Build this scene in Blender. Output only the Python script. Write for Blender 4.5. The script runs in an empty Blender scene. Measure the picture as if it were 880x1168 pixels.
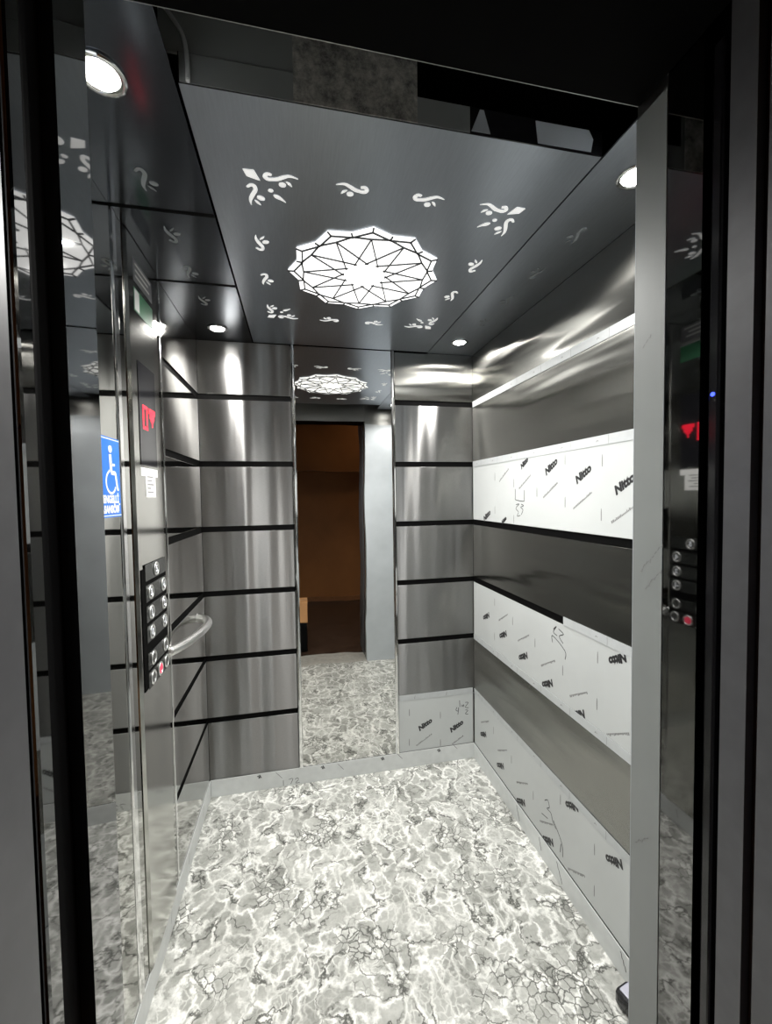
import bpy, bmesh, math, random
from mathutils import Vector, Matrix
random.seed(7)
SC = bpy.context.scene
COL = SC.collection
PI = math.pi

# ------------------------------------------------------------------ room measures (metres)
XL, XR, YB, ZC = -0.4307, 0.8846, 2.0148, 2.0995      # cabin left wall, right wall, back wall, ceiling
G = [1.850, 1.546, 1.2484, 0.9517, 0.6517, 0.3614]    # heights of the grooves between the wall panels
GH = 0.013                                            # half a groove
BB = 0.0807                                           # skirting height
JL, JR = -0.225, 0.545                                # door jambs

# ------------------------------------------------------------------ materials
def nodemat(name):
    m = bpy.data.materials.new(name); m.use_nodes = True
    nt = m.node_tree; nt.nodes.clear()
    out = nt.nodes.new('ShaderNodeOutputMaterial')
    b = nt.nodes.new('ShaderNodeBsdfPrincipled')
    nt.links.new(b.outputs[0], out.inputs[0])
    return m, nt, b

def noise(nt, scale, detail=3, rough=.5, mapscale=None, coord='Object'):
    tc = nt.nodes.new('ShaderNodeTexCoord')
    n = nt.nodes.new('ShaderNodeTexNoise')
    n.inputs['Scale'].default_value = scale; n.inputs['Detail'].default_value = detail
    n.inputs['Roughness'].default_value = rough
    if mapscale:
        mp = nt.nodes.new('ShaderNodeMapping'); mp.inputs['Scale'].default_value = mapscale
        nt.links.new(tc.outputs[coord], mp.inputs[0]); nt.links.new(mp.outputs[0], n.inputs['Vector'])
    else:
        nt.links.new(tc.outputs[coord], n.inputs['Vector'])
    return n

def ramp(nt, src, stops):
    r = nt.nodes.new('ShaderNodeValToRGB')
    e = r.color_ramp.elements
    while len(e) < len(stops): e.new(.5)
    for i, (p, c) in enumerate(stops):
        e[i].position = p
        e[i].color = (c, c, c, 1) if not hasattr(c, '__len__') else (*c, 1)
    nt.links.new(src, r.inputs[0])
    return r

def math_node(nt, op, a, b=None, clamp=False):
    n = nt.nodes.new('ShaderNodeMath'); n.operation = op; n.use_clamp = clamp
    for i, v in enumerate((a, b)):
        if v is None: continue
        if isinstance(v, (int, float)): n.inputs[i].default_value = v
        else: nt.links.new(v, n.inputs[i])
    return n.outputs[0]

def plain(name, col, rough=.5, metal=0., spec=.5, vary=.12, scale=18):
    m, nt, b = nodemat(name)
    n = noise(nt, scale, 4)
    r = ramp(nt, n.outputs['Fac'], [(.3, [c * (1 - vary) for c in col]), (.7, [min(1, c * (1 + vary)) for c in col])])
    nt.links.new(r.outputs[0], b.inputs['Base Color'])
    b.inputs['Roughness'].default_value = rough; b.inputs['Metallic'].default_value = metal
    b.inputs['Specular IOR Level'].default_value = spec
    return m

def steel(name, col, rough, aniso=0., rot=0., wave=0., wscale=3., grain=.0, mapscale=None, wmap=None):
    m, nt, b = nodemat(name)
    b.inputs['Metallic'].default_value = 1.
    b.inputs['Base Color'].default_value = (*col, 1)
    b.inputs['Roughness'].default_value = rough
    if aniso:
        b.inputs['Anisotropic'].default_value = aniso; b.inputs['Anisotropic Rotation'].default_value = rot
        t = nt.nodes.new('ShaderNodeTangent'); t.direction_type = 'UV_MAP'; t.uv_map = 'grain'
        nt.links.new(t.outputs[0], b.inputs['Tangent'])
    if grain:
        n = noise(nt, 6, 6, .7, mapscale or (12, 12, 160))
        r = ramp(nt, n.outputs['Fac'], [(.3, [c * (1 - grain) for c in col]), (.7, [min(1, c * (1 + grain)) for c in col])])
        nt.links.new(r.outputs[0], b.inputs['Base Color'])
    if wave:
        n = noise(nt, wscale, 1.5, .4, wmap)
        bp = nt.nodes.new('ShaderNodeBump'); bp.inputs['Strength'].default_value = 1.; bp.inputs['Distance'].default_value = wave
        nt.links.new(n.outputs['Fac'], bp.inputs['Height']); nt.links.new(bp.outputs[0], b.inputs['Normal'])
    return m

def glow(name, col, strength, base=(.8, .8, .8)):
    m, nt, b = nodemat(name)
    b.inputs['Base Color'].default_value = (*base, 1)
    b.inputs['Emission Color'].default_value = (*col, 1); b.inputs['Emission Strength'].default_value = strength
    n = noise(nt, 9, 2)
    r = ramp(nt, n.outputs['Fac'], [(.2, .30), (.8, .36)])
    nt.links.new(r.outputs[0], b.inputs['Roughness'])
    return m

M = {}
M['steel_v'] = steel('brushed_steel_vertical_sheen', (.30, .30, .295), .41, 1., 0., .016, 1., .10, None, (9, 9, .25))
M['steel_h'] = steel('brushed_steel_long_sheen', (.30, .30, .28), .27, 1., .25, .019, 1., .08, None, (.9, .9, 8))
M['steel_left'] = steel('brushed_steel_smooth', (.44, .44, .42), .06, 0, 0., .0012, 2.5, .08)
M['mirror_steel'] = steel('polished_mirror_steel', (.40, .40, .375), .035, 0, 0, .0012, 2.0, .03)
M['mirror_jamb'] = steel('polished_jamb_steel', (.20, .20, .20), .03, 0, 0, .0006, 3.0, .03)
M['mirror_glass'] = steel('mirror_silvering', (.68, .68, .66), .008, 0, 0, .0018, 3.0)
M['chrome'] = steel('chrome', (.80, .80, .79), .10, 0, 0, 0, 3, .05)
M['rail'] = steel('polished_rail', (.95, .95, .94), .28, 0, 0, 0, 3, .04)
M['satin'] = steel('satin_steel', (.40, .40, .39), .30, 0, 0, .001, 5, .08)
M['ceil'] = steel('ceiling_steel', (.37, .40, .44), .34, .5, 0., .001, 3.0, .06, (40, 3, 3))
M['ceil_dark_reflect'] = steel('ceiling_steel_dark_reflections', (.10, .112, .13), .15, 0, 0, .001, 3.0, .06)  # same steel as the ceiling, dark reflections put into its base colour
M['jamb_gray'] = plain('grey_coated_jamb', (.115, .117, .125), .38, .2, .4, .08, 30)
M['black'] = plain('black_recess', (.004, .004, .004), .7, 0, .03)
M['rubber'] = plain('black_rubber', (.004, .004, .0045), .7, 0, .06)
M['gloss_black'] = plain('black_gloss', (.012, .012, .014), .12, 0, .5)
M['film'] = plain('white_film', (.52, .54, .535), .4, 0, .3, .03, 5)
M['film_strip'] = plain('white_film_strip', (.47, .49, .495), .4, 0, .4, .05, 30)
M['skirt'] = plain('white_film_skirting', (.64, .66, .655), .4, 0, .3, .05, 30)
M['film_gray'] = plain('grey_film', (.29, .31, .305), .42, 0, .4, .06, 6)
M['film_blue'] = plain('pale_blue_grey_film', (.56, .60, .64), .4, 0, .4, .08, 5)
M['ink'] = plain('black_ink', (.02, .02, .022), .5)
M['ink_gray'] = plain('grey_ink', (.22, .22, .22), .5)
M['plate'] = plain('dark_button_plate', (.045, .048, .045), .25, .6, .5)
M['button_face'] = plain('button_face_grey', (.14, .145, .14), .25, .6, .5)
M['sign_blue'] = plain('blue_vinyl', (.012, .15, .62), .35, 0, .4, .04)
M['sign_white'] = plain('white_vinyl', (.82, .85, .90), .35, 0, .4, .03)
M['paper'] = plain('white_paper', (.72, .72, .70), .6, 0, .3, .04)
M['green'] = plain('green_vinyl', (.03, .16, .07), .4)
M['alu'] = plain('aluminium_sill', (.48, .47, .43), .4, .25, .4, .1, 30)
M['wood_wall'] = plain('brown_landing_wall', (.40, .17, .055), .5, 0, .3, .14, 2.5)
M['landing_floor'] = plain('dark_landing_stone', (.045, .028, .02), .25, 0, .5, .5, 9)
M['card'] = plain('cardboard', (.55, .29, .13), .7, 0, .2, .12, 8)
M['lilac'] = plain('pale_lilac_plastic', (.50, .50, .58), .35, 0, .5)
M['cable'] = plain('pale_plastic_cable', (.55, .57, .58), .3)
M['motif_dim'] = plain('unlit_opal', (.26, .28, .29), .3, 0, .5)
M['lens'] = glow('downlight_lens', (1., .97, .92), 60.)
M['diffuser'] = glow('lamp_diffuser', (1., .99, .965), 1.5)
M['motif'] = glow('backlit_opal', (1., .99, .96), .55)
M['lattice'] = plain('dark_lattice', (.045, .05, .055), .4, .3)
M['red'] = glow('red_led', (1., .010, .035), 2.2, (.3, .01, .02))
M['blue'] = glow('blue_led', (.04, .07, 1.), 4., (.02, .02, .3))
M['face_red'] = glow('red_lit_button', (1., .06, .13), .9, (.5, .03, .06))

def floor_mat():
    m, nt, b = nodemat('marbled_vinyl')
    tc = nt.nodes.new('ShaderNodeTexCoord')
    n0 = nt.nodes.new('ShaderNodeTexNoise'); n0.inputs['Scale'].default_value = 7.; n0.inputs['Detail'].default_value = 5
    n0.inputs['Roughness'].default_value = .62
    nt.links.new(tc.outputs['Object'], n0.inputs['Vector'])
    sub = nt.nodes.new('ShaderNodeVectorMath'); sub.operation = 'SUBTRACT'; sub.inputs[1].default_value = (.5, .5, .5)
    nt.links.new(n0.outputs['Color'], sub.inputs[0])
    def warped(amount, sc=(1, 1, 1)):
        s = nt.nodes.new('ShaderNodeVectorMath'); s.operation = 'SCALE'; s.inputs['Scale'].default_value = amount
        nt.links.new(sub.outputs[0], s.inputs[0])
        a = nt.nodes.new('ShaderNodeVectorMath'); a.operation = 'ADD'
        mp = nt.nodes.new('ShaderNodeMapping'); mp.inputs['Scale'].default_value = sc
        nt.links.new(tc.outputs['Object'], mp.inputs[0])
        nt.links.new(mp.outputs[0], a.inputs[0]); nt.links.new(s.outputs[0], a.inputs[1])
        return a.outputs[0]
    def vor(scale, vec, feat='DISTANCE_TO_EDGE'):
        v = nt.nodes.new('ShaderNodeTexVoronoi'); v.voronoi_dimensions = '2D'; v.feature = feat
        v.inputs['Scale'].default_value = scale; nt.links.new(vec, v.inputs['Vector']); return v
    wa = warped(.17, (1, .72, 1)); wb = warped(.10)
    v1 = vor(18., wa); v2 = vor(42., wb); v3 = vor(9., warped(.28)); vc = vor(18., wa, 'F1')
    big = noise(nt, 3.2, 3, .5)
    # grey body of every pebble, a little different from cell to cell
    sep = nt.nodes.new('ShaderNodeSeparateColor'); nt.links.new(vc.outputs['Color'], sep.inputs[0])
    fine = noise(nt, 30, 5, .65)
    body = math_node(nt, 'ADD', math_node(nt, 'MULTIPLY', sep.outputs[0], .20), math_node(nt, 'MULTIPLY', fine.outputs['Fac'], .55))
    body = math_node(nt, 'ADD', body, .04)
    # white veins round the pebbles, wider where the slow noise says so
    w1 = ramp(nt, v1.outputs['Distance'], [(.0, 1.), (.04, .8), (.17, 0.)])
    w2 = ramp(nt, v2.outputs['Distance'], [(.0, .9), (.05, .6), (.15, 0.)])
    msk = ramp(nt, big.outputs['Fac'], [(.44, 0.), (.58, 1.)])
    w2m = math_node(nt, 'MULTIPLY', w2.outputs[0], msk.outputs[0])
    vein = math_node(nt, 'MAXIMUM', w1.outputs[0], w2m)
    n4 = noise(nt, 11, 4, .6)
    vein = math_node(nt, 'MULTIPLY', vein, ramp(nt, n4.outputs['Fac'], [(.34, .25), (.56, 1.)]).outputs[0])
    val = math_node(nt, 'ADD', body, math_node(nt, 'MULTIPLY', vein, .62), True)
    # thin dark cracks in clusters
    c1 = ramp(nt, v3.outputs['Distance'], [(.0, 1.), (.02, .9), (.055, 0.)])
    c2 = ramp(nt, v2.outputs['Distance'], [(.0, 1.), (.045, .9), (.11, 0.)])
    n5 = noise(nt, 4.6, 4, .6)
    k5 = ramp(nt, n5.outputs['Fac'], [(.50, 0.), (.60, 1.)])
    crack = math_node(nt, 'MAXIMUM', math_node(nt, 'MULTIPLY', c1.outputs[0], ramp(nt, n4.outputs['Fac'], [(.42, .1), (.54, 1.)]).outputs[0]),
                      math_node(nt, 'MULTIPLY', c2.outputs[0], k5.outputs[0]))
    val = math_node(nt, 'MULTIPLY', val, math_node(nt, 'SUBTRACT', 1., math_node(nt, 'MULTIPLY', crack, .82)))
    r = ramp(nt, val, [(0., (.02, .021, .02)), (.28, (.29, .295, .272)), (.55, (.56, .565, .535)), (1., (.92, .92, .885))])
    nt.links.new(r.outputs[0], b.inputs['Base Color'])
    b.inputs['Roughness'].default_value = .34; b.inputs['Specular IOR Level'].default_value = .35
    return m
M['floor'] = floor_mat()

def marbled_reflection_mat():  # mottled colours stand in for marble mirrored in the ceiling flange
    m, nt, b = nodemat('painted_marbled_reflection')
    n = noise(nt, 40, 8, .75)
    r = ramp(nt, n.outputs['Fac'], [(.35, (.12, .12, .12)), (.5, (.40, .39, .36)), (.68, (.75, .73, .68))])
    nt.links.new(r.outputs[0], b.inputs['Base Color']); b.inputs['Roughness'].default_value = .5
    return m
M['marbled_reflection'] = marbled_reflection_mat()

# ------------------------------------------------------------------ mesh helpers
def finish(name, bm, mat, parent=None, kind=None, smooth=False):
    me = bpy.data.meshes.new(name)
    bmesh.ops.recalc_face_normals(bm, faces=bm.faces)
    uv = bm.loops.layers.uv.new('grain')
    for f in bm.faces:
        f.smooth = smooth
        n = f.normal
        for l in f.loops:
            c = l.vert.co
            l[uv].uv = (c.z, c.x + c.y) if abs(n.z) < .7 else (c.y, c.x)
    bm.to_mesh(me); bm.free()
    me.materials.append(mat)
    o = bpy.data.objects.new(name, me); COL.objects.link(o)
    if parent is not None: o.parent = parent; o.matrix_parent_inverse = parent.matrix_world.inverted()
    if kind: o['kind'] = kind
    return o

def box(bm, x0, x1, y0, y1, z0, z1, bevel=0., mtx=None):
    vs = [bm.verts.new((x, y, z)) for x in (x0, x1) for y in (y0, y1) for z in (z0, z1)]
    if mtx is not None:
        for v in vs: v.co = mtx @ v.co
    fs = [bm.faces.new([vs[i] for i in q]) for q in ((0, 1, 3, 2), (4, 6, 7, 5), (0, 4, 5, 1), (2, 3, 7, 6), (0, 2, 6, 4), (1, 5, 7, 3))]
    if bevel:
        es = {e for f in fs for e in f.edges}
        bmesh.ops.bevel(bm, geom=list(es), offset=bevel, segments=2, affect='EDGES', profile=.5)
    return bm

def nb(*a, **k): return box(bmesh.new(), *a, **k)

def tube(bm, pts, r, n=12, caps=True):
    P = [Vector(p) for p in pts]
    rr = r if hasattr(r, '__len__') else [r] * len(P)
    rings = []; up = Vector((0.13, .21, .97)).normalized()
    for i, p in enumerate(P):
        d = (P[min(i + 1, len(P) - 1)] - P[max(i - 1, 0)]).normalized()
        a = d.cross(up)
        if a.length < 1e-3: a = d.cross(Vector((1, 0, 0)))
        a.normalize(); b_ = d.cross(a).normalized()
        rings.append([bm.verts.new(p + rr[i] * (math.cos(t) * a + math.sin(t) * b_)) for t in [2 * PI * k / n for k in range(n)]])
    for A, B in zip(rings, rings[1:]):
        for k in range(n): bm.faces.new((A[k], A[(k + 1) % n], B[(k + 1) % n], B[k]))
    if caps:
        bm.faces.new(rings[0][::-1]); bm.faces.new(rings[-1])
    return bm

def spline(pts, n=8):
    P = [Vector(p) for p in pts]; out = []
    for i in range(len(P) - 1):
        p0, p1, p2, p3 = P[max(i - 1, 0)], P[i], P[i + 1], P[min(i + 2, len(P) - 1)]
        for k in range(n):
            t = k / n
            out.append(.5 * ((2 * p1) + (p2 - p0) * t + (2 * p0 - 5 * p1 + 4 * p2 - p3) * t * t + (3 * p1 - p0 - 3 * p2 + p3) * t ** 3))
    return out + [P[-1]]

def disc(bm, c, axis, r, h, n=32, r2=None):
    """a cylinder (or truncated cone) from c along axis"""
    ax = Vector(axis).normalized(); a = ax.orthogonal().normalized(); b_ = ax.cross(a)
    c = Vector(c); r2 = r if r2 is None else r2
    A = [bm.verts.new(c + r * (math.cos(t) * a + math.sin(t) * b_)) for t in [2 * PI * k / n for k in range(n)]]
    B = [bm.verts.new(c + h * ax + r2 * (math.cos(t) * a + math.sin(t) * b_)) for t in [2 * PI * k / n for k in range(n)]]
    for k in range(n): bm.faces.new((A[k], A[(k + 1) % n], B[(k + 1) % n], B[k]))
    bm.faces.new(A[::-1]); bm.faces.new(B)
    return bm

def ring(bm, c, axis, r0, r1, h, n=36):
    ax = Vector(axis).normalized(); a = ax.orthogonal().normalized(); b_ = ax.cross(a); c = Vector(c)
    prof = [(r0, 0), (r1, 0), (r1, h * .6), ((r0 + r1) / 2, h), (r0, h * .6)]
    R = [[bm.verts.new(c + z * ax + r * (math.cos(t) * a + math.sin(t) * b_)) for r, z in prof] for t in [2 * PI * k / n for k in range(n)]]
    for k in range(n):
        A, B = R[k], R[(k + 1) % n]
        for j in range(5): bm.faces.new((A[j], B[j], B[(j + 1) % 5], A[(j + 1) % 5]))
    return bm

def slab(bm, poly, frame, t):
    """a flat polygon given in a frame (origin, u, v, n) with thickness t along n"""
    o, u, v, n = frame
    A = [bm.verts.new(o + u * x + v * y) for x, y in poly]
    B = [bm.verts.new(o + u * x + v * y + n * t) for x, y in poly]
    k = len(poly)
    for i in range(k): bm.faces.new((A[i], A[(i + 1) % k], B[(i + 1) % k], B[i]))
    bm.faces.new(A[::-1]); bm.faces.new(B)
    return bm

def stroke_poly(pts, w, n=6):
    """outline of a tapered brush stroke through 2D points"""
    S = spline([(p[0], p[1], 0) for p in pts], n)
    W = spline([(x, 0, 0) for x in w], n)
    L, R = [], []
    for i, p in enumerate(S):
        d = S[min(i + 1, len(S) - 1)] - S[max(i - 1, 0)]
        q = Vector((-d.y, d.x, 0)); q = q.normalized() if q.length > 1e-9 else Vector((0, 1, 0))
        h = max(W[i].x, .0004) / 2
        L.append(p + q * h); R.append(p - q * h)
    return L, R

def stroke(bm, pts, w, frame, t, n=6):
    L, R = stroke_poly(pts, w, n)
    o, u, v, nn = frame
    f = lambda p, h: bm.verts.new(o + u * p.x + v * p.y + nn * h)
    l0 = [f(p, 0) for p in L]; r0 = [f(p, 0) for p in R]; l1 = [f(p, t) for p in L]; r1 = [f(p, t) for p in R]
    for i in range(len(L) - 1):
        bm.faces.new((l1[i], l1[i + 1], r1[i + 1], r1[i])); bm.faces.new((l0[i], r0[i], r0[i + 1], l0[i + 1]))
        bm.faces.new((l0[i], l0[i + 1], l1[i + 1], l1[i])); bm.faces.new((r0[i], r1[i], r1[i + 1], r0[i + 1]))
    bm.faces.new((l0[0], l1[0], r1[0], r0[0])); bm.faces.new((l0[-1], r0[-1], r1[-1], l1[-1]))
    return bm

def lettering(text, size, frame, mat, parent, name='lettering', ang=0., shear=0., bold=0., width=None, t=.0002):
    """flat printed letters, centred in the frame (origin, u, v, n)"""
    cu = bpy.data.curves.new('letters', 'FONT'); cu.body = text; cu.size = size; cu.shear = shear; cu.offset = bold
    cu.align_x = 'CENTER'; cu.align_y = 'CENTER'; cu.resolution_u = 3
    tmp = bpy.data.objects.new('letters', cu); COL.objects.link(tmp)
    dg = bpy.context.evaluated_depsgraph_get()
    me = bpy.data.meshes.new_from_object(tmp.evaluated_get(dg))
    bm = bmesh.new(); bm.from_mesh(me)
    bpy.data.objects.remove(tmp); bpy.data.curves.remove(cu); bpy.data.meshes.remove(me)
    xs = [v.co.x for v in bm.verts]; w = max(xs) - min(xs)
    s = width / w if width else 1.
    o, u, v, n = frame; c, sn = math.cos(ang), math.sin(ang)
    for q in bm.verts:
        x, y = q.co.x * s, q.co.y
        x, y = c * x - sn * y, sn * x + c * y
        q.co = o + u * x + v * y + n * t
    return finish(name, bm, mat, parent)

def thing(name, label, cat, loc=(0, 0, 0), group=None):
    o = bpy.data.objects.new(name, None); COL.objects.link(o); o.location = loc; o.empty_display_size = .05
    bpy.context.view_layer.update()
    o['label'] = label; o['category'] = cat
    if group: o['group'] = group
    return o
def tag(o, label, cat, group=None):
    o['label'] = label; o['category'] = cat
    if group: o['group'] = group
    return o

V = Vector
def F_right(y, z, off=.0016): return (V((XR - off, y, z)), V((0, -1, 0)), V((0, 0, 1)), V((-1, 0, 0)))
def F_left(y, z, off=.0016, x=XL): return (V((x + off, y, z)), V((0, 1, 0)), V((0, 0, 1)), V((1, 0, 0)))
def F_back(x, z, off=.0016): return (V((x, YB - off, z)), V((1, 0, 0)), V((0, 0, 1)), V((0, -1, 0)))

# ------------------------------------------------------------------ floors
finish('floor', nb(XL - .06, XR + .06, .592, YB + .06, -.04, 0.), M['floor'], None, 'structure')
finish('floor_landing', nb(-2.2, 2.4, -1.6, .385, -.06, -.004), M['landing_floor'], None, 'structure')
sill = nb(JL - .2, JR + .2, .386, .4375, -.05, -.001)
box(sill, JL - .2, JR + .2, .4415, .462, -.05, -.001); box(sill, JL - .2, JR + .2, .466, .495, -.05, -.001)
box(sill, JL - .2, JR + .2, .499, .5255, -.05, -.001); box(sill, JL - .2, JR + .2, .53, .591, -.05, -.0005)
finish('trim_1', sill, M['alu'], None, 'structure')

# ------------------------------------------------------------------ back wall
wb = finish('wall_back', nb(XL - .06, XR + .06, YB + .0045, YB + .05, 0, 2.35), M['black'], None, 'structure')
edges = [ZC + .006] + G + [BB]
def rows(top=ZC - .001, bottom=BB - .006):
    zs = []; hi = top
    for g in G:
        zs.append((g + GH, hi)); hi = g - GH
    zs.append((bottom, hi)); return zs
MX0, MX1 = -.0035, .4555       # mirror
for i, (z0, z1) in enumerate(rows()):
    finish('panel', nb(XL + .0005, MX0 - .022, YB, YB + .0042, z0, z1, bevel=.0008), M['steel_v'], wb)
    finish('panel', nb(MX1 + .022, XR - .0005, YB, YB + .0042, z0, z1, bevel=.0008), M['steel_h' if i == 0 else 'steel_v'], wb)

# the tall mirror
mir = thing('wall_mirror', 'tall narrow mirror between the two stacks of steel panels on the back wall', 'mirror', (.226, YB, BB))
finish('glass', nb(MX0 - .002, MX1 + .002, YB - .0035, YB + .004, BB + .002, ZC - .002), M['mirror_glass'], mir)
for x in (MX0 - .011, MX1 + .011):
    bm = bmesh.new()
    prof = [(-.0095, 0), (-.0095, -.004), (-.006, -.0085), (0, -.0105), (.006, -.0085), (.0095, -.004), (.0095, 0)]
    A = [bm.verts.new((x + p, YB - .0002 + q, BB + .002)) for p, q in prof]; B = [bm.verts.new((x + p, YB - .0002 + q, ZC - .002)) for p, q in prof]
    for k in range(7): bm.faces.new((A[k], A[(k + 1) % 7], B[(k + 1) % 7], B[k]))
    bm.faces.new(A); bm.faces.new(B[::-1])
    finish('frame_strip', bm, M['chrome'], mir)

# ------------------------------------------------------------------ left wall
wl = finish('wall_left', nb(XL - .05, XL - .0045, .592, YB + .004, 0, 2.35), M['black'], None, 'structure')
for z0, z1 in rows():
    finish('panel', nb(XL - .0042, XL, 1.511, YB - .0008, z0, z1, bevel=.0008), M['steel_left'], wl)
finish('panel', nb(XL - .0042, XL, .595, 1.4925, BB - .006, ZC - .001), M['mirror_steel'], wl)
for nm, (y, r) in {'trim_2': (1.5015, .0085), 'trim_3': (1.156, .0165)}.items():
    bm = bmesh.new()
    prof = [(0, -1), (.12, -.9), (.2, -.6), (.2, .6), (.12, .9), (0, 1)]
    A = [bm.verts.new((XL + .0004 + q * r, y + p * r, BB)) for q, p in prof]; B = [bm.verts.new((XL + .0004 + q * r, y + p * r, ZC - .002)) for q, p in prof]
    for k in range(6): bm.faces.new((A[k], A[(k + 1) % 6], B[(k + 1) % 6], B[k]))
    bm.faces.new(A); bm.faces.new(B[::-1])
    finish(nm, bm, M['chrome'], None, 'structure')

# ------------------------------------------------------------------ right wall
wr = finish('wall_right', nb(XR + .0045, XR + .05, .592, YB + .004, 0, 2.35), M['black'], None, 'structure')
for i, (z0, z1) in enumerate(rows()):
    finish('panel', nb(XR, XR + .0042, .595, YB - .0008, z0, z1, bevel=.0008), M['steel_h'], wr)

# ------------------------------------------------------------------ skirting
def marks(parent, frame, pts):
    for x, y, l, a in pts:
        d = V((math.cos(a), math.sin(a), 0)) * l / 2
        finish('print_mark', stroke(bmesh.new(), [(x - d.x, y - d.y), (x, y), (x + d.x, y + d.y)], [.002, .0026, .0015], frame, .0002, 2), M['ink_gray'], parent)
bb = finish('baseboard_back', nb(XL + .004, XR - .004, YB - .0065, YB - .0036, .0003, BB, bevel=.0008), M['skirt'], None, 'structure')
fr = F_back(0, 0, .0066)
for x in (-.209, .089, .387, .685):
    lettering('it', .026, (V((x, fr[0].y, .066)), V((-1, 0, 0)), V((0, 0, -1)), fr[3]), M['ink'], bb, ang=.5, bold=.001)
marks(bb, fr, [(-.12, .06, .045, 2.3), (.175, .058, .045, 2.3), (.474, .068, .045, 2.3), (.772, .076, .04, 2.3)])
bm = bmesh.new()
for pts in ([(-.10, .0), (-.10, .026)], [(-.083, .003), (-.083, .004)], [(-.075, .026), (-.055, .028), (-.066, .003)],
            [(-.045, .022), (-.034, .028), (-.029, .019), (-.043, .004), (-.024, .004)]):
    stroke(bm, [(a, b + .006) for a, b in pts], [.0022] * len(pts), fr, .0002, 3)
finish('handwriting', bm, M['ink'], bb)
bl = finish('baseboard_left', nb(XL + .0006, XL + .0036, .60, YB - .007, .0003, BB, bevel=.0008), M['skirt'], None, 'structure')
marks(bl, F_left(0, 0, .0037), [(1.86, .05, .04, 1.2), (1.62, .05, .035, 1.2), (1.40, .05, .035, 1.2)])
br = finish('baseboard_right', nb(XR - .0065, XR - .0036, .60, YB - .007, .0003, BB, bevel=.0008), M['skirt'], None, 'structure')
fr = F_right(0, 0, .0066)
bm = bmesh.new()
for y0, z0, y1, z1 in ((1.29, .072, 1.257, .018), (.987, .072, .965, .035), (1.57, .07, 1.545, .02), (1.40, .07, 1.385, .03)):
    pts = [(-y0 + (y0 - y1) * k / 6, z0 + (z1 - z0) * k / 6 + (.003 if k % 2 else -.003)) for k in range(7)]
    stroke(bm, pts, [.003] * 7, fr, .0002, 2)
finish('handwriting', bm, M['ink'], br)

# ------------------------------------------------------------------ protective films with printing
def nitto(parent, frame, ang, w=.083, h=.034):
    lettering('Nitto', h, frame, M['ink'], parent, ang=ang, shear=.25, bold=.0020, width=w)
def fine_print(parent, frame, ang, L=.098):
    bm = bmesh.new(); x = -L / 2; c, s = math.cos(ang), math.sin(ang)
    o, u, v, n = frame
    f2 = (o, u * c + v * s, v * c - u * s, n)
    while x < L / 2:
        w = random.uniform(.003, .006); hh = random.choice((.0045, .006, .0075))
        slab(bm, [(x, -.0035), (x + w, -.0035), (x + w + .0008, hh - .0035), (x + .0008, hh - .0035)], f2, .0002)
        x += w + .0016
    finish('fine_print', bm, M['ink_gray'], parent)
def dash(parent, frame):
    bm = bmesh.new()
    stroke(bm, [(0, -.018), (.0, .004), (0, .018)], [.003, .0034, .0016], frame, .0002, 3)
    finish('print_mark', bm, M['ink_gray'], parent)
def scribble(parent, frame, lines, w=.0028):
    bm = bmesh.new()
    for pts in lines: stroke(bm, pts, [w] * len(pts), frame, .0002, 4)
    finish('handwriting', bm, M['ink'], parent)

YF = .597                       # the films run on to the front of the cabin
A31 = math.radians(31)
def film_right(z0, z1, label):
    return tag(finish('protective_film', nb(XR - .0014, XR - .0004, YF, YB - .0075, z0, z1), M['film'], None), label, 'protective film', 'printed white films on the cabin walls')
# upper sheet
fu = film_right(G[2] + GH + .002, G[1] - GH - .001, 'upper printed white film sheet on the right wall, above the dark steel panel')
for k in range(6):
    y, z = 1.512 - .1705 * k, 1.518 - .0362 * k
    if k == 0:
        nitto(fu, F_right(y, z - .006), A31, .062, .028)
    else: nitto(fu, F_right(y - .008, z + .003), A31)
    fine_print(fu, F_right(1.681 - .171 * k, 1.473 - .036 * k), A31)
nitto(fu, F_right(1.85, 1.2875), A31); nitto(fu, F_right(1.68, 1.275), A31, .05, .02)
for y, z in ((1.765, 1.471), (1.594, 1.436), (1.422, 1.397), (1.253, 1.505), (1.252, 1.361), (1.077, 1.486), (1.08, 1.325), (1.595, 1.285), (1.766, 1.318), (.905, 1.45), (.905, 1.29)):
    dash(fu, F_right(y, z))
scribble(fu, F_right(1.547, 1.361), [[(-.035, .05), (-.035, .015), (-.03, .005), (.03, -.0), (.035, .01), (.036, .045)],
         [(-.03, -.015), (-.005, -.012), (-.03, -.03), (-.01, -.045), (-.02, -.062), (.005, -.058)], [(.012, -.012), (.03, -.018), (.008, -.025), (.025, -.035), (.012, -.055)]])
# middle sheet, put on upside down
fm = film_right(G[4] + GH + .002, G[3] - GH - .001, 'middle printed white film sheet on the right wall, below the dark steel panel')
for y, z in ((1.69, .762), (1.52, .728), (1.352, .690), (1.18, .665), (1.01, .915), (.84, .885), (1.86, .797)): nitto(fm, F_right(y, z), A31 + PI, .078, .032)
for k in range(6): fine_print(fm, F_right(1.69 - .1705 * k, .840 - .036 * k), A31 + PI)
for y, z in ((1.607, .849), (1.435, .815), (1.263, .777), (1.092, .888), (1.094, .742), (1.773, .889), (1.775, .727), (.92, .86), (.92, .70)): dash(fm, F_right(y, z))
scribble(fm, F_right(1.287, .86), [[(-.035, -.005), (-.035, .02), (.036, -.01), (.037, -.04)], [(-.03, .045), (-.012, .06), (-.03, .035), (-.008, .028)],
         [(.0, .055), (.028, .045), (.004, .03), (.026, .012)]])
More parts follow.
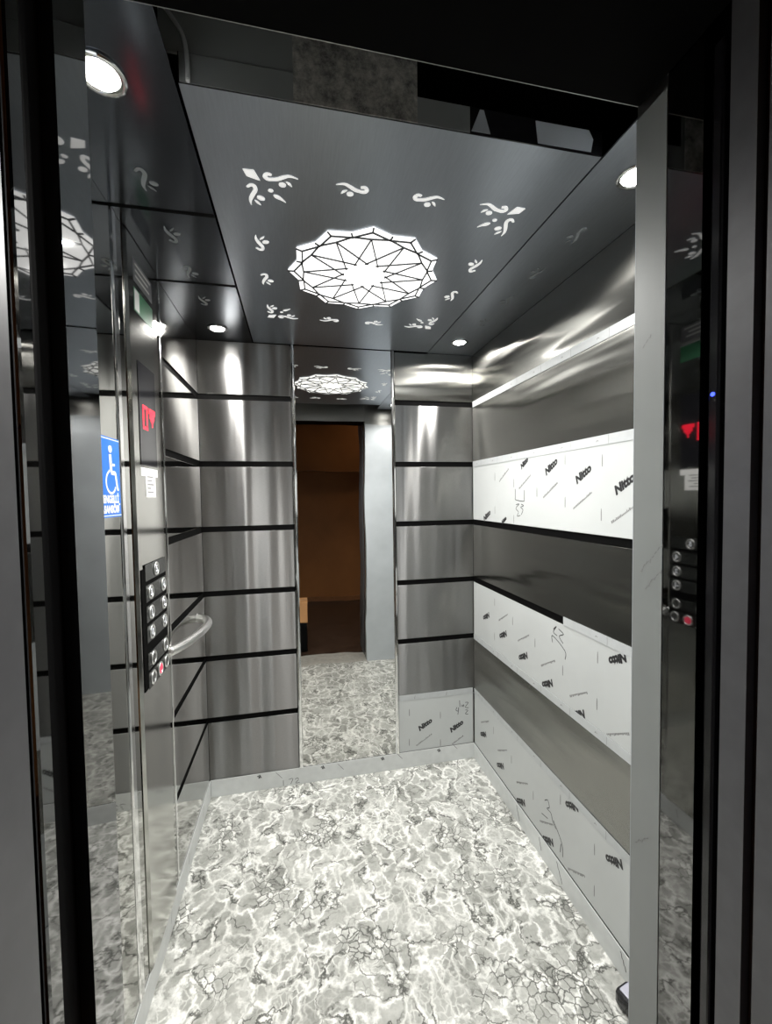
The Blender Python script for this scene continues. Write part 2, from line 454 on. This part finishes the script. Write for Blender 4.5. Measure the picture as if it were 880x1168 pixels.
# lower sheet
fl = film_right(BB + .002, G[5] - GH - .001, 'lowest printed white film sheet on the right wall, just above the skirting')
for y, z in ((1.54, .104), (1.346, .098), (1.017, .310), (.845, .285), (1.21, .333), (1.90, .187), (1.72, .142)): nitto(fl, F_right(y, z), A31 + PI, .078, .032)
for y, z in ((1.88, .262), (1.70, .226), (1.53, .191), (1.36, .155), (1.187, .121)): fine_print(fl, F_right(y, z), A31 + PI)
for y, z in ((1.448, .198), (1.274, .308), (1.101, .274), (1.101, .14), (1.62, .235), (1.79, .27)): dash(fl, F_right(y, z))
scribble(fl, F_right(1.32, .2), [[(-.05, .035), (-.03, .05), (-.02, .03), (-.035, .015), (-.01, .015), (.0, -.005), (.02, -.02)], [(.005, .0), (.055, -.045), (.06, -.09)], [(-.07, -.03), (-.03, -.02)], [(.05, -.05), (.045, -.085)]])
# back wall, bottom right
fb = tag(finish('protective_film', nb(MX1 + .0225, XR - .0082, YB - .0014, YB - .0004, BB + .002, G[5] - GH - .001), M['film'], None),
         'printed white film sheet on the back wall, beside the foot of the mirror', 'protective film', 'printed white films on the cabin walls')
nitto(fb, F_back(.612, .209), A31); nitto(fb, F_back(.783, .178), A31)
fine_print(fb, F_back(.607, .131), A31); fine_print(fb, F_back(.79, .105), A31, .07)
for x, z in ((.53, .284), (.696, .25), (.528, .129), (.695, .104)): dash(fb, F_back(x, z))
scribble(fb, F_back(.822, .27), [[(-.035, .01), (-.04, -.005), (-.028, -.01), (-.025, .008), (-.03, -.03)], [(-.02, .045), (-.018, .01)], [(-.008, .02), (-.005, .01), (.002, .02), (.004, .008)], [(.012, .03), (.028, .028), (.012, .005), (.03, -.0)], [(.012, -.01), (.026, -.014), (.012, -.03), (.028, -.034)]])

def strip_right(zc, h, y0, y1, label, mark=True):
    o = tag(finish('film_strip', nb(XR - .003, XR - .0016, y0, y1, zc - h, zc + h), M['film_strip'], None), label, 'film strip', 'white film strips over the wall grooves')
    f = (V((XR - .0031, 0, zc)), V((0, -1, 0)), V((0, 0, 1)), V((-1, 0, 0)))
    y = y0 + .11
    while y < y1 - .05:
        finish('print_mark', stroke(bmesh.new(), [(-y, -h * .9), (-y + .001, 0), (-y, h * .9)], [.0014] * 3, f, .0001, 1), M['ink_gray'], o)
        finish('print_mark', stroke(bmesh.new(), [(-y - .05, -h * .2), (-y - .046, h * .1), (-y - .04, -h * .1)], [.003, .003, .002], f, .0001, 1), M['ink_gray'], o)
        y += .172
    return o
strip_right(G[0], .0145, YF, YB - .0075, 'topmost white film strip on the right wall, just under the ceiling')
strip_right(G[1], .0145, YF, YB - .0075, 'white film strip along the top edge of the upper printed film on the right wall')
strip_right(G[3], .0145, YF, 1.259, 'short white film strip below the dark steel panel, on the front half only')
strip_right(G[4], .0145, YF, YB - .0075, 'white film strip along the bottom edge of the middle printed film on the right wall')
strip_right(G[5], .0145, YF, YB - .0075, 'white film strip along the top edge of the lowest printed film on the right wall')
o = tag(finish('film_strip', nb(MX1 + .0225, XR - .0082, YB - .003, YB - .0016, G[5] - .0145, G[5] + .0145), M['film_strip'], None),
        'white film strip along the top edge of the printed film on the back wall', 'film strip', 'white film strips over the wall grooves')
marks(o, (V((0, YB - .0031, G[5])), V((1, 0, 0)), V((0, 0, 1)), V((0, -1, 0))), [(.56, 0, .02, 1.4), (.73, 0, .02, 1.4)])

# ------------------------------------------------------------------ ceiling
PX0, PX1, PY0 = -.1845, .6425, .7915
ce = finish('ceiling', nb(XL - .05, XR + .05, .44, YB + .05, 2.31, 2.35), M['black'], None, 'structure')
finish('ceiling_side', nb(XL + .0005, PX0 - .006, .64, YB - .0012, ZC, ZC + .004), M['ceil_dark_reflect'], ce)
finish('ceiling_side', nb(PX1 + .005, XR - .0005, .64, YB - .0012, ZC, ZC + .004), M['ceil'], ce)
for y in (1.138, 1.493):       # seams across the left side panel
    finish('seam', nb(XL + .001, PX0 - .007, y - .006, y + .006, ZC - .0008, ZC - .0001), M['black'], ce)

pan = thing('ceiling_panel', 'dark grey drop ceiling panel with backlit scroll cut-outs around the star lamp', 'ceiling panel', (.229, 1.4, ZC))
bm = nb(PX0, PX1, PY0, YB - .0125, ZC - .0006, ZC + .004)
finish('sheet', bm, M['ceil'], pan)
finish('flange', nb(PX0, PX1, PY0 - .002, PY0 + .0003, ZC - .0006, ZC + .05), M['gloss_black'], pan)  # dark base tone stands in for the dark reflections between the patches
finish('painted_reflection', nb(PX0 + .002, .345, PY0 - .0028, PY0 - .0022, ZC, ZC + .049), M['film_gray'], pan)  # grey reflection on the polished flange, painted as a thin sheet
finish('backing_plate', nb(PX0 - .03, .24, PY0 + .002, PY0 + .006, ZC + .051, ZC + .13), M['film_gray'], pan)
finish('painted_reflection', nb(.007, .238, PY0 - .0036, PY0 - .0024, ZC - .0, ZC + .115), M['marbled_reflection'], pan)  # marble-like reflection painted on as a mottled sheet
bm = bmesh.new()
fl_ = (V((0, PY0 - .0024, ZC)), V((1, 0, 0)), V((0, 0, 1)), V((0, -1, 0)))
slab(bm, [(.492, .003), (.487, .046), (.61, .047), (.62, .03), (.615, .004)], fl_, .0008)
finish('painted_reflection', bm, M['film_blue'], pan)  # pale reflection on the flange, built as a coloured slab
finish('painted_reflection', slab(bmesh.new(), [(.348, .004), (.366, .047), (.374, .047), (.388, .004)], fl_, .0008), M['film_blue'], pan)  # narrow pale reflection, also a coloured slab

FC = lambda x, y, sx=1, sy=1: (V((x, y, ZC - .0008)), V((sx, 0, 0)), V((0, sy, 0)), V((0, 0, -1)))
H_PTS = [(.011, -.036), (.002, -.038), (-.004, -.030), (.002, -.023), (.013, -.024), (.024, -.027), (.037, -.035), (.05, -.040), (.068, -.035)]
H_W = [.006, .008, .009, .009, .0085, .0095, .0085, .006, .001]
V_PTS = [(-.046, .010), (-.037, .002), (-.030, .004), (-.028, .015), (-.033, .027), (-.039, .040), (-.043, .054), (-.042, .069)]
V_W = [.005, .0075, .0085, .009, .0095, .009, .006, .001]
def ball(bm, x, y, rx, ry, f, a=0.):
    slab(bm, [(x + rx * math.cos(t) * math.cos(a) - ry * math.sin(t) * math.sin(a), y + rx * math.cos(t) * math.sin(a) + ry * math.sin(t) * math.cos(a)) for t in [2 * PI * k / 16 for k in range(16)]], f, .0012)
def scrollH(bm, f, dx=0., dy=0.):
    stroke(bm, [(x + dx, y + dy) for x, y in H_PTS], H_W, f, .0012)
    ball(bm, .033 + dx, -.011 + dy, .008, .007, f); stroke(bm, [(.041 + dx, -.022 + dy), (.048 + dx, -.017 + dy), (.054 + dx, -.009 + dy)], [.001, .006, .001], f, .0012)
def scrollV(bm, f, dx=0., dy=0.):
    stroke(bm, [(x + dx, y + dy) for x, y in V_PTS], V_W, f, .0012)
    ball(bm, -.018 + dx, .041 + dy, .0095, .007, f, .4); stroke(bm, [(-.033 + dx, .05 + dy), (-.027 + dx, .057 + dy), (-.02 + dx, .066 + dy)], [.001, .006, .001], f, .0012)
cx, cy = .229, 1.343
for sx, x in ((1, -.053), (-1, .518)):
    for sy, y in ((1, 1.007), (-1, 1.676)):
        bm = bmesh.new(); f = FC(x, y, sx, sy)
        scrollH(bm, f); scrollV(bm, f)
        slab(bm, [(-.049, -.043), (-.026, -.044), (-.015, -.015), (-.043, -.024)], f, .0012)
        ball(bm, .006, .012, .006, .005, f); stroke(bm, [(.012, .025), (.02, .030), (.03, .037), (.039, .046)], [.004, .011, .006, .001], f, .0012)
        finish('motif', bm, M['motif'], pan)
for sx, x in ((-1, .135), (1, .322)):
    for sy, y in ((1, .985), (-1, 1.697)):
        bm = bmesh.new(); scrollH(bm, FC(x, y, sx, sy), -.032, .022); finish('motif', bm, M['motif'], pan)
for sx, x in ((1, -.088), (-1, .55)):
    for sy, y in ((-1, 1.228), (1, 1.428)):
        bm = bmesh.new(); scrollV(bm, FC(x, y, sx, sy), .033, -.035); finish('motif', bm, M['motif'], pan)
for x, sx in ((-.317, 1), (.765, -1)):
    for y, sy in ((1.04, 1), (1.235, -1), (1.425, 1), (1.617, -1)):
        bm = bmesh.new(); f = FC(x, y, sx, sy); f[0].z = ZC - .0003
        scrollV(bm, f, .033, -.035); finish('motif', bm, M['motif_dim'], ce)

# the star lamp
LC = V((.222, 1.340, ZC)); LR = .238
lamp = thing('ceiling_light', 'large glowing twelve-pointed star lamp with dark lattice in the middle of the ceiling panel', 'ceiling lamp', LC)
ph = math.radians(-3)
def pol(r, k): return (r * math.cos(ph + k * PI / 12), r * math.sin(ph + k * PI / 12))
fL = (LC + V((0, 0, -.0009)), V((1, 0, 0)), V((0, 1, 0)), V((0, 0, -1)))
bm = bmesh.new(); slab(bm, [pol(LR * (1. if k % 2 == 0 else .905), k) for k in range(24)], fL, .003)
finish('diffuser', bm, M['diffuser'], lamp)
fB = (LC + V((0, 0, -.0041)), V((1, 0, 0)), V((0, 1, 0)), V((0, 0, -1)))
bm = bmesh.new()
def bar(p, q, w):
    p = V((*p, 0)); q = V((*q, 0)); d = (q - p).normalized(); nn = V((-d.y, d.x, 0)) * w / 2
    slab(bm, [(p + nn)[:2], (q + nn)[:2], (q - nn)[:2], (p - nn)[:2]], fB, .003)
W = .0042
for k in range(24):
    r0, r1 = (.925, .835) if k % 2 == 0 else (.835, .925)
    bar(pol(LR * r0, k), pol(LR * r1, k + 1), W)
    bar(pol(LR * (.92 if k % 2 == 0 else .83), k), pol(LR * (1.005 if k % 2 == 0 else .91), k), W)
RS = .80 * LR
for k in range(0, 24, 2):
    bar(pol(RS, k), pol(LR * .845, k + 1), W); bar(pol(LR * .845, k + 1), pol(RS, k + 2), W)
    a = V((*pol(RS, k), 0)); b = V((*pol(RS, k + 10), 0)); d = b - a
    # keep the two outer runs of the line, the middle star stays open
    t = None
    for s in range(1, 500):
        if (a + d * s / 1000).length < .275 * LR: t = s / 1000; break
    bar(a[:2], (a + d * t)[:2], W * .8); bar(b[:2], (b - d * t)[:2], W * .8)
finish('lattice', bm, M['lattice'], lamp)
for k in range(7):              # the lamp's own light, seven small sources spread over the star
    la = bpy.data.lights.new('star_glow', 'SPOT'); la.energy = 13.; la.shadow_soft_size = 0.; la.color = (1., .985, .95)
    la.spot_size = math.radians(165); la.spot_blend = .9
    lo = bpy.data.objects.new('star_glow', la); COL.objects.link(lo); lo.parent = lamp
    lo.location = (0, 0, -.012) if k == 6 else (.15 * math.cos(k * PI / 3), .15 * math.sin(k * PI / 3), -.012)

# four downlights
for x, y, lab in ((-.308, .80, 'front left round downlight, nearest the camera, beside the dangling cable'), (.755, .822, 'front right round downlight above the grey door column'),
                  (-.315, 1.868, 'rear left round downlight in the corner above the steel panels'), (.748, 1.846, 'rear right round downlight in the corner beside the mirror wall')):
    t = thing('downlight', lab, 'downlight', (x, y, ZC), 'four ceiling downlights')
    finish('bezel', ring(bmesh.new(), (x, y, ZC - .0007), (0, 0, -1), .028, .040, .005), M['chrome'], t, smooth=True)
    finish('lens', disc(bmesh.new(), (x, y, ZC - .0007), (0, 0, -1), .0275, .004, 32, .024), M['lens'], t)
    sp = bpy.data.lights.new('downlight_beam', 'SPOT'); sp.energy = 15.; sp.spot_size = math.radians(150); sp.spot_blend = .6; sp.shadow_soft_size = .022; sp.color = (1., .97, .93)
    so = bpy.data.objects.new('downlight_beam', sp); COL.objects.link(so); so.parent = t; so.location = (0, 0, -.02)

# dangling cable over the front edge of the panel
tag(finish('cable', tube(bmesh.new(), spline([(-.225, .782, 2.235), (-.205, .782, 2.215), (-.182, .782, 2.185), (-.172, .782, 2.165), (-.168, .783, 2.135), (-.168, .784, 2.098)], 6), .0035, 8), M['cable'], None, smooth=True),
    'pale cable hanging over the front left corner of the ceiling panel', 'cable')

# ------------------------------------------------------------------ front of the cabin and the doorway
wfr = finish('wall_front_right', nb(JR, XR + .05, .5335, .590, 0, 2.30), M['satin'], None, 'structure')
finish('film', nb(JR - .001, JR - .0002, .534, .5905, .001, 1.985), M['film_gray'], wfr)
finish('film', nb(JR - .001, XR - .002, .5902, .5915, .001, 1.985), M['film_blue'], wfr)
bm = bmesh.new()
fj = (V((JR - .0011, 0, 0)), V((0, -1, 0)), V((0, 0, 1)), V((-1, 0, 0)))
for j, (y0, z0, L) in enumerate(((.575, 1.262, .05), (.566, 1.235, .04), (.58, .80, .03), (.574, 1.62, .02))):
    for i in range(int(L / .006)):
        a = -y0 + i * .0055; b_ = z0 + i * .0062
        stroke(bm, [(a, b_), (a + .003, b_ + random.uniform(-.003, .006)), (a + .004, b_ + .004)], [.0012] * 3, fj, .0001, 1)
finish('fine_print', bm, M['ink_gray'], wfr)
wfl = finish('wall_front_left', nb(XL - .05, JL - .04, .5565, .590, 0, 2.30), M['satin'], None, 'structure')
finish('film', nb(XL + .002, JL - .041, .5902, .5915, .001, 1.985), M['film_blue'], wfl)

# polished jamb strips, dark door slots and landing frame
finish('trim_4', nb(JR, JR + .05, .4775, .5330, 0, 2.30), M['mirror_jamb'], None, 'structure')
rot = Matrix.Translation((JL, .512, 0)) @ Matrix.Rotation(math.radians(3.0), 4, 'Z') @ Matrix.Translation((-JL, -.512, 0))
finish('trim_5', nb(JL - .02, JL, .4785, .5545, 0, 2.30, mtx=rot), M['mirror_jamb'], None, 'structure')
finish('trim_6', nb(JR + .022, JR + .06, .4425, .4770, 0, 2.30), M['rubber'], None, 'structure')
finish('trim_7', nb(JL - .06, JL - .012, .4310, .4775, 0, 2.30), M['rubber'], None, 'structure')
finish('trim_8', nb(JL - .04, JL, .4055, .4300, 0, 2.30, bevel=.004), M['mirror_jamb'], None, 'structure')
finish('trim_9', nb(JL - .06, JL - .006, .3950, .4050, 0, 2.30), M['rubber'], None, 'structure')
finish('trim_10', nb(JR, JR + .08, .4095, .4420, 0, 2.30), M['jamb_gray'], None, 'structure')
finish('trim_11', nb(JR + .012, JR + .08, .3965, .4090, 0, 2.30), plain('brown_gap', (.03, .012, .008), .4), None, 'structure')
finish('trim_12', nb(JR, JR + .12, .22, .3960, 0, 2.30), M['jamb_gray'], None, 'structure')
finish('trim_13', nb(JL - .12, JL, .22, .3945, 0, 2.30), M['jamb_gray'], None, 'structure')
finish('trim_14', nb(JL - .25, JR + .25, .36, .590, 2.306, 2.345), M['black'], None, 'structure')
finish('wall_header', nb(JL + .0005, JR - .0015, .40, .586, 2.003, 2.30), M['black'], None, 'structure')
finish('bounce_plate', nb(JL + .0005, JR - .0015, .5865, .588, 2.004, 2.30), M['satin'], None, 'structure')  # inner header plate added to bounce cabin light onto the ceiling flange
lc = tag(finish('light_curtain', nb(JR + .006, JR + .0215, .456, .471, .05, 1.98, bevel=.003), M['gloss_black'], None), 'slim black sensor strip with a tiny blue light in the right door slot', 'sensor')
finish('blue_indicator', disc(bmesh.new(), (JR + .0063, .4635, 1.521), (-1, 0, 0), .0028, .0015, 14), M['blue'], lc)

# landing behind the camera
finish('wall_landing_back', nb(-2.2, 2.4, -1.66, -1.6, -.004, 2.6), M['wood_wall'], None, 'structure')
finish('wall_landing_left', nb(-2.26, -2.2, -1.6, .36, -.004, 2.6), M['wood_wall'], None, 'structure')
finish('wall_landing_right', nb(2.4, 2.46, -1.6, .36, -.004, 2.6), M['wood_wall'], None, 'structure')
finish('wall_landing_front', box(nb(-2.2, JL - .13, .25, .31, -.004, 2.6), JR + .13, 2.4, .25, .31, -.004, 2.6), M['wood_wall'], None, 'structure')
finish('ceiling_landing', nb(-2.2, 2.4, -1.6, .25, 2.6, 2.66), M['wood_wall'], None, 'structure')
finish('trim_15', nb(-1.2, .95, -1.6, -1.40, 1.72, 2.6), M['wood_wall'], None, 'structure')
finish('baseboard_landing', nb(-2.2, 2.4, -1.6, -1.585, -.004, .06), plain('brown_skirting', (.30, .13, .05), .4), None, 'structure')

# ------------------------------------------------------------------ control panel on the left wall
CX = XL + .0065
cop = thing('control_panel', 'tall steel control column with red display and round buttons on the left wall', 'control panel', (XL, 1.327, BB))
bm = bmesh.new()
prof = [(XL + .0006, 1.211), (XL + .002, 1.211), (CX, 1.226), (CX, 1.448), (XL + .002, 1.460), (XL + .0006, 1.460)]
A = [bm.verts.new((x, y, BB + .001)) for x, y in prof]; B = [bm.verts.new((x, y, ZC - .003)) for x, y in prof]
for k in range(6): bm.faces.new((A[k], A[(k + 1) % 6], B[(k + 1) % 6], B[k]))
bm.faces.new(A); bm.faces.new(B[::-1])
finish('body', bm, steel('control_panel_steel', (.50, .50, .47), .13, .5, 0, .001, 3, .06), cop)
ds = finish('display', nb(CX + .0002, CX + .0015, 1.268, 1.402, 1.487, 1.772), M['gloss_black'], cop)
fd = (V((CX + .0017, 1.340, 1.622)), V((0, 1, 0)), V((0, 0, 1)), V((1, 0, 0)))
bm = bmesh.new()
def dots(rowsv, x0, z0, p, s):
    for j, row in enumerate(rowsv):
        for i, ch in enumerate(row):
            if ch == '#':
                slab(bm, [(x0 + i * p - s, z0 - j * p - s), (x0 + i * p + s, z0 - j * p - s), (x0 + i * p + s, z0 - j * p + s), (x0 + i * p - s, z0 - j * p + s)], fd, .0004)
dots(['####', '#..#', '#..#', '#..#', '#..#', '#..#', '####'], -.043, .030, .0098, .0046)
finish('digit', bm, M['red'], ds)
bm = bmesh.new()
dots(['#######', '#######', '.#####.', '.#####.', '..###..', '...#...', '...#...'], .006, .030, .0075, .0036)
finish('arrow', bm, M['red'], ds)
kp = finish('keypad', nb(CX + .0002, CX + .002, 1.236, 1.446, .858, 1.196), M['black'], cop)
def button(y, z, txt, lit=False):
    b = finish('button', ring(bmesh.new(), (CX + .0038, y, z), (1, 0, 0), .0145, .0205, .004, 28), M['rail'], cop, smooth=True)
    finish('button_face', disc(bmesh.new(), (CX + .0038, y, z), (1, 0, 0), .0152, .002, 24), M['face_red' if lit else 'button_face'], b)
    if txt: lettering(txt, .026, (V((CX + .0059, y, z)), V((0, 1, 0)), V((0, 0, 1)), V((1, 0, 0))), M['sign_white'], b, bold=.0014)
zs = [1.183, 1.124, 1.066, 1.009, .932, .877]
for i, z in enumerate(zs):
    finish('button_plate', nb(CX + .0022, CX + .0036, 1.262, 1.440, z - .0235, z + .0235, bevel=.0008), M['plate'], cop)
button(1.350, zs[0], '5')
for i, (a, b) in enumerate((('3', '4'), ('1', '2'), ('0', '-1')), 1):
    button(1.299, zs[i], a); button(1.411, zs[i], b)
button(1.303, zs[4], '2' if False else ''); button(1.412, zs[4], '')
button(1.296, zs[5], ''); button(1.417, zs[5], ''); button(1.358, zs[5], '', True)
# stickers on it
st = tag(finish('sticker', box(nb(CX + .0002, CX + .0006, 1.268, 1.404, 1.456, 1.479), CX + .0002, CX + .0006, 1.303, 1.383, 1.396, 1.4555), M['paper'], None), 'small white T-shaped paper sticker below the red display', 'sticker')
bm = bmesh.new()
for k, w in enumerate((.05, .04, .055, .03, .05)): slab(bm, [(-.03, .028 - k * .011), (-.03 + w, .028 - k * .011), (-.03 + w, .032 - k * .011), (-.03, .032 - k * .011)], (V((CX + .0008, 1.343, 1.425)), V((0, 1, 0)), V((0, 0, 1)), V((1, 0, 0))), .0001)
finish('fine_print', bm, M['ink_gray'], st)
ilab = tag(finish('instruction_label', nb(CX + .0002, CX + .0007, 1.262, 1.408, 1.905, 1.968), M['green'], None), 'green and white instruction label above the red display', 'label')
finish('white_field', nb(CX + .0008, CX + .001, 1.266, 1.300, 1.909, 1.964), M['paper'], ilab)
nl = tag(finish('notice_label', nb(CX + .0002, CX + .0007, 1.262, 1.408, 1.985, 2.045), plain('grey_label', (.16, .16, .17), .4), None), 'grey notice label at the top of the control column', 'label')
bm = bmesh.new()
for k, w in enumerate((.12, .10, .11)): slab(bm, [(-.06, .016 - k * .016), (-.06 + w, .016 - k * .016), (-.06 + w, .022 - k * .016), (-.06, .022 - k * .016)], (V((CX + .0009, 1.335, 2.015)), V((0, 1, 0)), V((0, 0, 1)), V((1, 0, 0))), .0001)
finish('fine_print', bm, M['paper'], nl)

# blue wheelchair sign
sg = tag(finish('wheelchair_sign', nb(XL + .0004, XL + .0014, 1.022, 1.152, 1.349, 1.536), M['sign_blue'], None), 'blue and white wheelchair sign stuck on the polished left wall', 'sign')
fs = (V((XL + .0015, 1.087, 1.4425)), V((0, 1, 0)), V((0, 0, 1)), V((1, 0, 0)))
bm = bmesh.new()
for x0, x1, y0, y1 in ((-.061, .061, .0885, .0903), (-.061, .061, -.0903, -.0885), (-.061, -.0592, -.09, .09), (.0592, .061, -.09, .09)):
    slab(bm, [(x0, y0), (x1, y0), (x1, y1), (x0, y1)], fs, .0002)
finish('border', bm, M['sign_white'], sg)
bm = bmesh.new()
ball(bm, .002, .066, .0085, .0085, fs)
stroke(bm, [(.002, .054), (.004, .03), (.006, .012)], [.012, .012, .011], fs, .0004)
stroke(bm, [(.003, .032), (.015, .030), (.026, .030)], [.006, .006, .005], fs, .0004, 2)
stroke(bm, [(.004, .012), (.016, .011), (.027, .009), (.032, -.008), (.037, -.026), (.043, -.027)], [.010, .010, .009, .008, .008, .006], fs, .0004)
stroke(bm, [(-.004, .016)] + [(.003 + .026 * math.cos(a), -.011 + .026 * math.sin(a)) for a in [math.radians(x) for x in range(115, 345, 20)]], [.005] * 13, fs, .0004, 3)
finish('wheelchair_symbol', bm, M['sign_white'], sg)
for i, (t, w) in enumerate((('ENGELLİ', .082), ('ASANSÖRÜ', .104))):
    lettering(t, .024, (fs[0] + V((0, 0, -.052 - i * .0235)), fs[1], fs[2], fs[3]), M['sign_white'], sg, bold=.0012, width=w, t=.0003)

# handrail
hr = thing('handrail', 'short bowed chrome grab handle on the left wall behind the control column', 'handrail', (XL, 1.68, .884))
finish('rail', tube(bmesh.new(), spline([(XL + .002, 1.475, .884), (XL + .028, 1.53, .884), (XL + .05, 1.62, .884), (XL + .062, 1.72, .884), (XL + .060, 1.79, .884), (XL + .038, 1.845, .884), (XL + .002, 1.868, .884)], 8), .016, 16), M['rail'], hr, smooth=True)
for y in (1.470, 1.872):
    finish('rosette', disc(bmesh.new(), (XL + .0005, y, .884), (1, 0, 0), .021, .004, 24, .018), M['chrome'], hr)

# ------------------------------------------------------------------ loose things
tl = thing('hand_tool', 'small black tool with a pale lilac top lying by the foot of the door column', 'tool', (.82, .90, 0))
mt = Matrix.Translation((.848, .885, 0)) @ Matrix.Rotation(math.radians(12), 4, 'Z')
finish('body', box(bmesh.new(), -.026, .026, -.065, .055, .0006, .045, .010, mt), M['gloss_black'], tl)
finish('top_panel', box(bmesh.new(), -.018, .020, -.02, .045, .0452, .049, .003, mt), M['lilac'], tl)
finish('grip', tube(bmesh.new(), [mt @ V(p) for p in spline([(0, -.05, .022), (.0, -.085, .020), (.008, -.125, .017)], 5)], .0155, 12), M['rubber'], tl, smooth=True)
tc_ = tag(finish('tool_case', nb(-.30, .052, .08, .30, -.0035, .27, bevel=.01), M['rubber'], None), 'black case on the landing floor, seen in the mirror under the cardboard box', 'case')
cb = tag(finish('cardboard_box', nb(-.28, .058, .10, .29, .2705, .46, bevel=.003), M['card'], None), 'tan cardboard box on the black case, seen at the edge of the mirror', 'box')
finish('tape', nb(-.281, .0585, .175, .215, .4602, .4607), plain('brown_tape', (.36, .2, .09), .3), cb)

# ------------------------------------------------------------------ added fill light on the landing, world, camera
pl = bpy.data.lights.new('landing_fill', 'AREA'); pl.energy = 2.5; pl.size = .3; pl.color = (1., .72, .45)  # unseen warm fill, added to lift the landing and the door jambs
po = bpy.data.objects.new('landing_fill', pl); COL.objects.link(po); po.location = (1.2, -.8, 2.58)
w = bpy.data.worlds.new('world'); SC.world = w; w.use_nodes = True
w.node_tree.nodes['Background'].inputs[0].default_value = (.02, .025, .035, 1); w.node_tree.nodes['Background'].inputs[1].default_value = .2

cam = bpy.data.cameras.new('camera'); co = bpy.data.objects.new('camera', cam); COL.objects.link(co)
yaw, pit, rol, fpx = .2072, .0387, -.0142, 473.86
fw = V((math.sin(yaw) * math.cos(pit), math.cos(yaw) * math.cos(pit), -math.sin(pit)))
rt = V((math.cos(yaw), -math.sin(yaw), 0)); up = rt.cross(fw)
c, s = math.cos(rol), math.sin(rol)
r2, u2 = rt * c + up * s, up * c - rt * s
co.matrix_world = Matrix(((r2.x, u2.x, -fw.x, 0), (r2.y, u2.y, -fw.y, 0), (r2.z, u2.z, -fw.z, 1.39), (0, 0, 0, 1)))
cam.sensor_fit = 'VERTICAL'; cam.sensor_height = 24.; cam.lens = 24. * fpx / 1168.; cam.clip_start = .02
SC.camera = co

SC.view_settings.view_transform = 'Standard'; SC.view_settings.look = 'None'; SC.view_settings.gamma = 1.; SC.view_settings.exposure = 0.
SC.view_settings.use_curve_mapping = False
SC.cycles.max_bounces = 14; SC.cycles.glossy_bounces = 10; SC.cycles.diffuse_bounces = 5
SC.cycles.blur_glossy = .6; SC.cycles.sample_clamp_indirect = 6.
SC.cycles.use_denoising = True
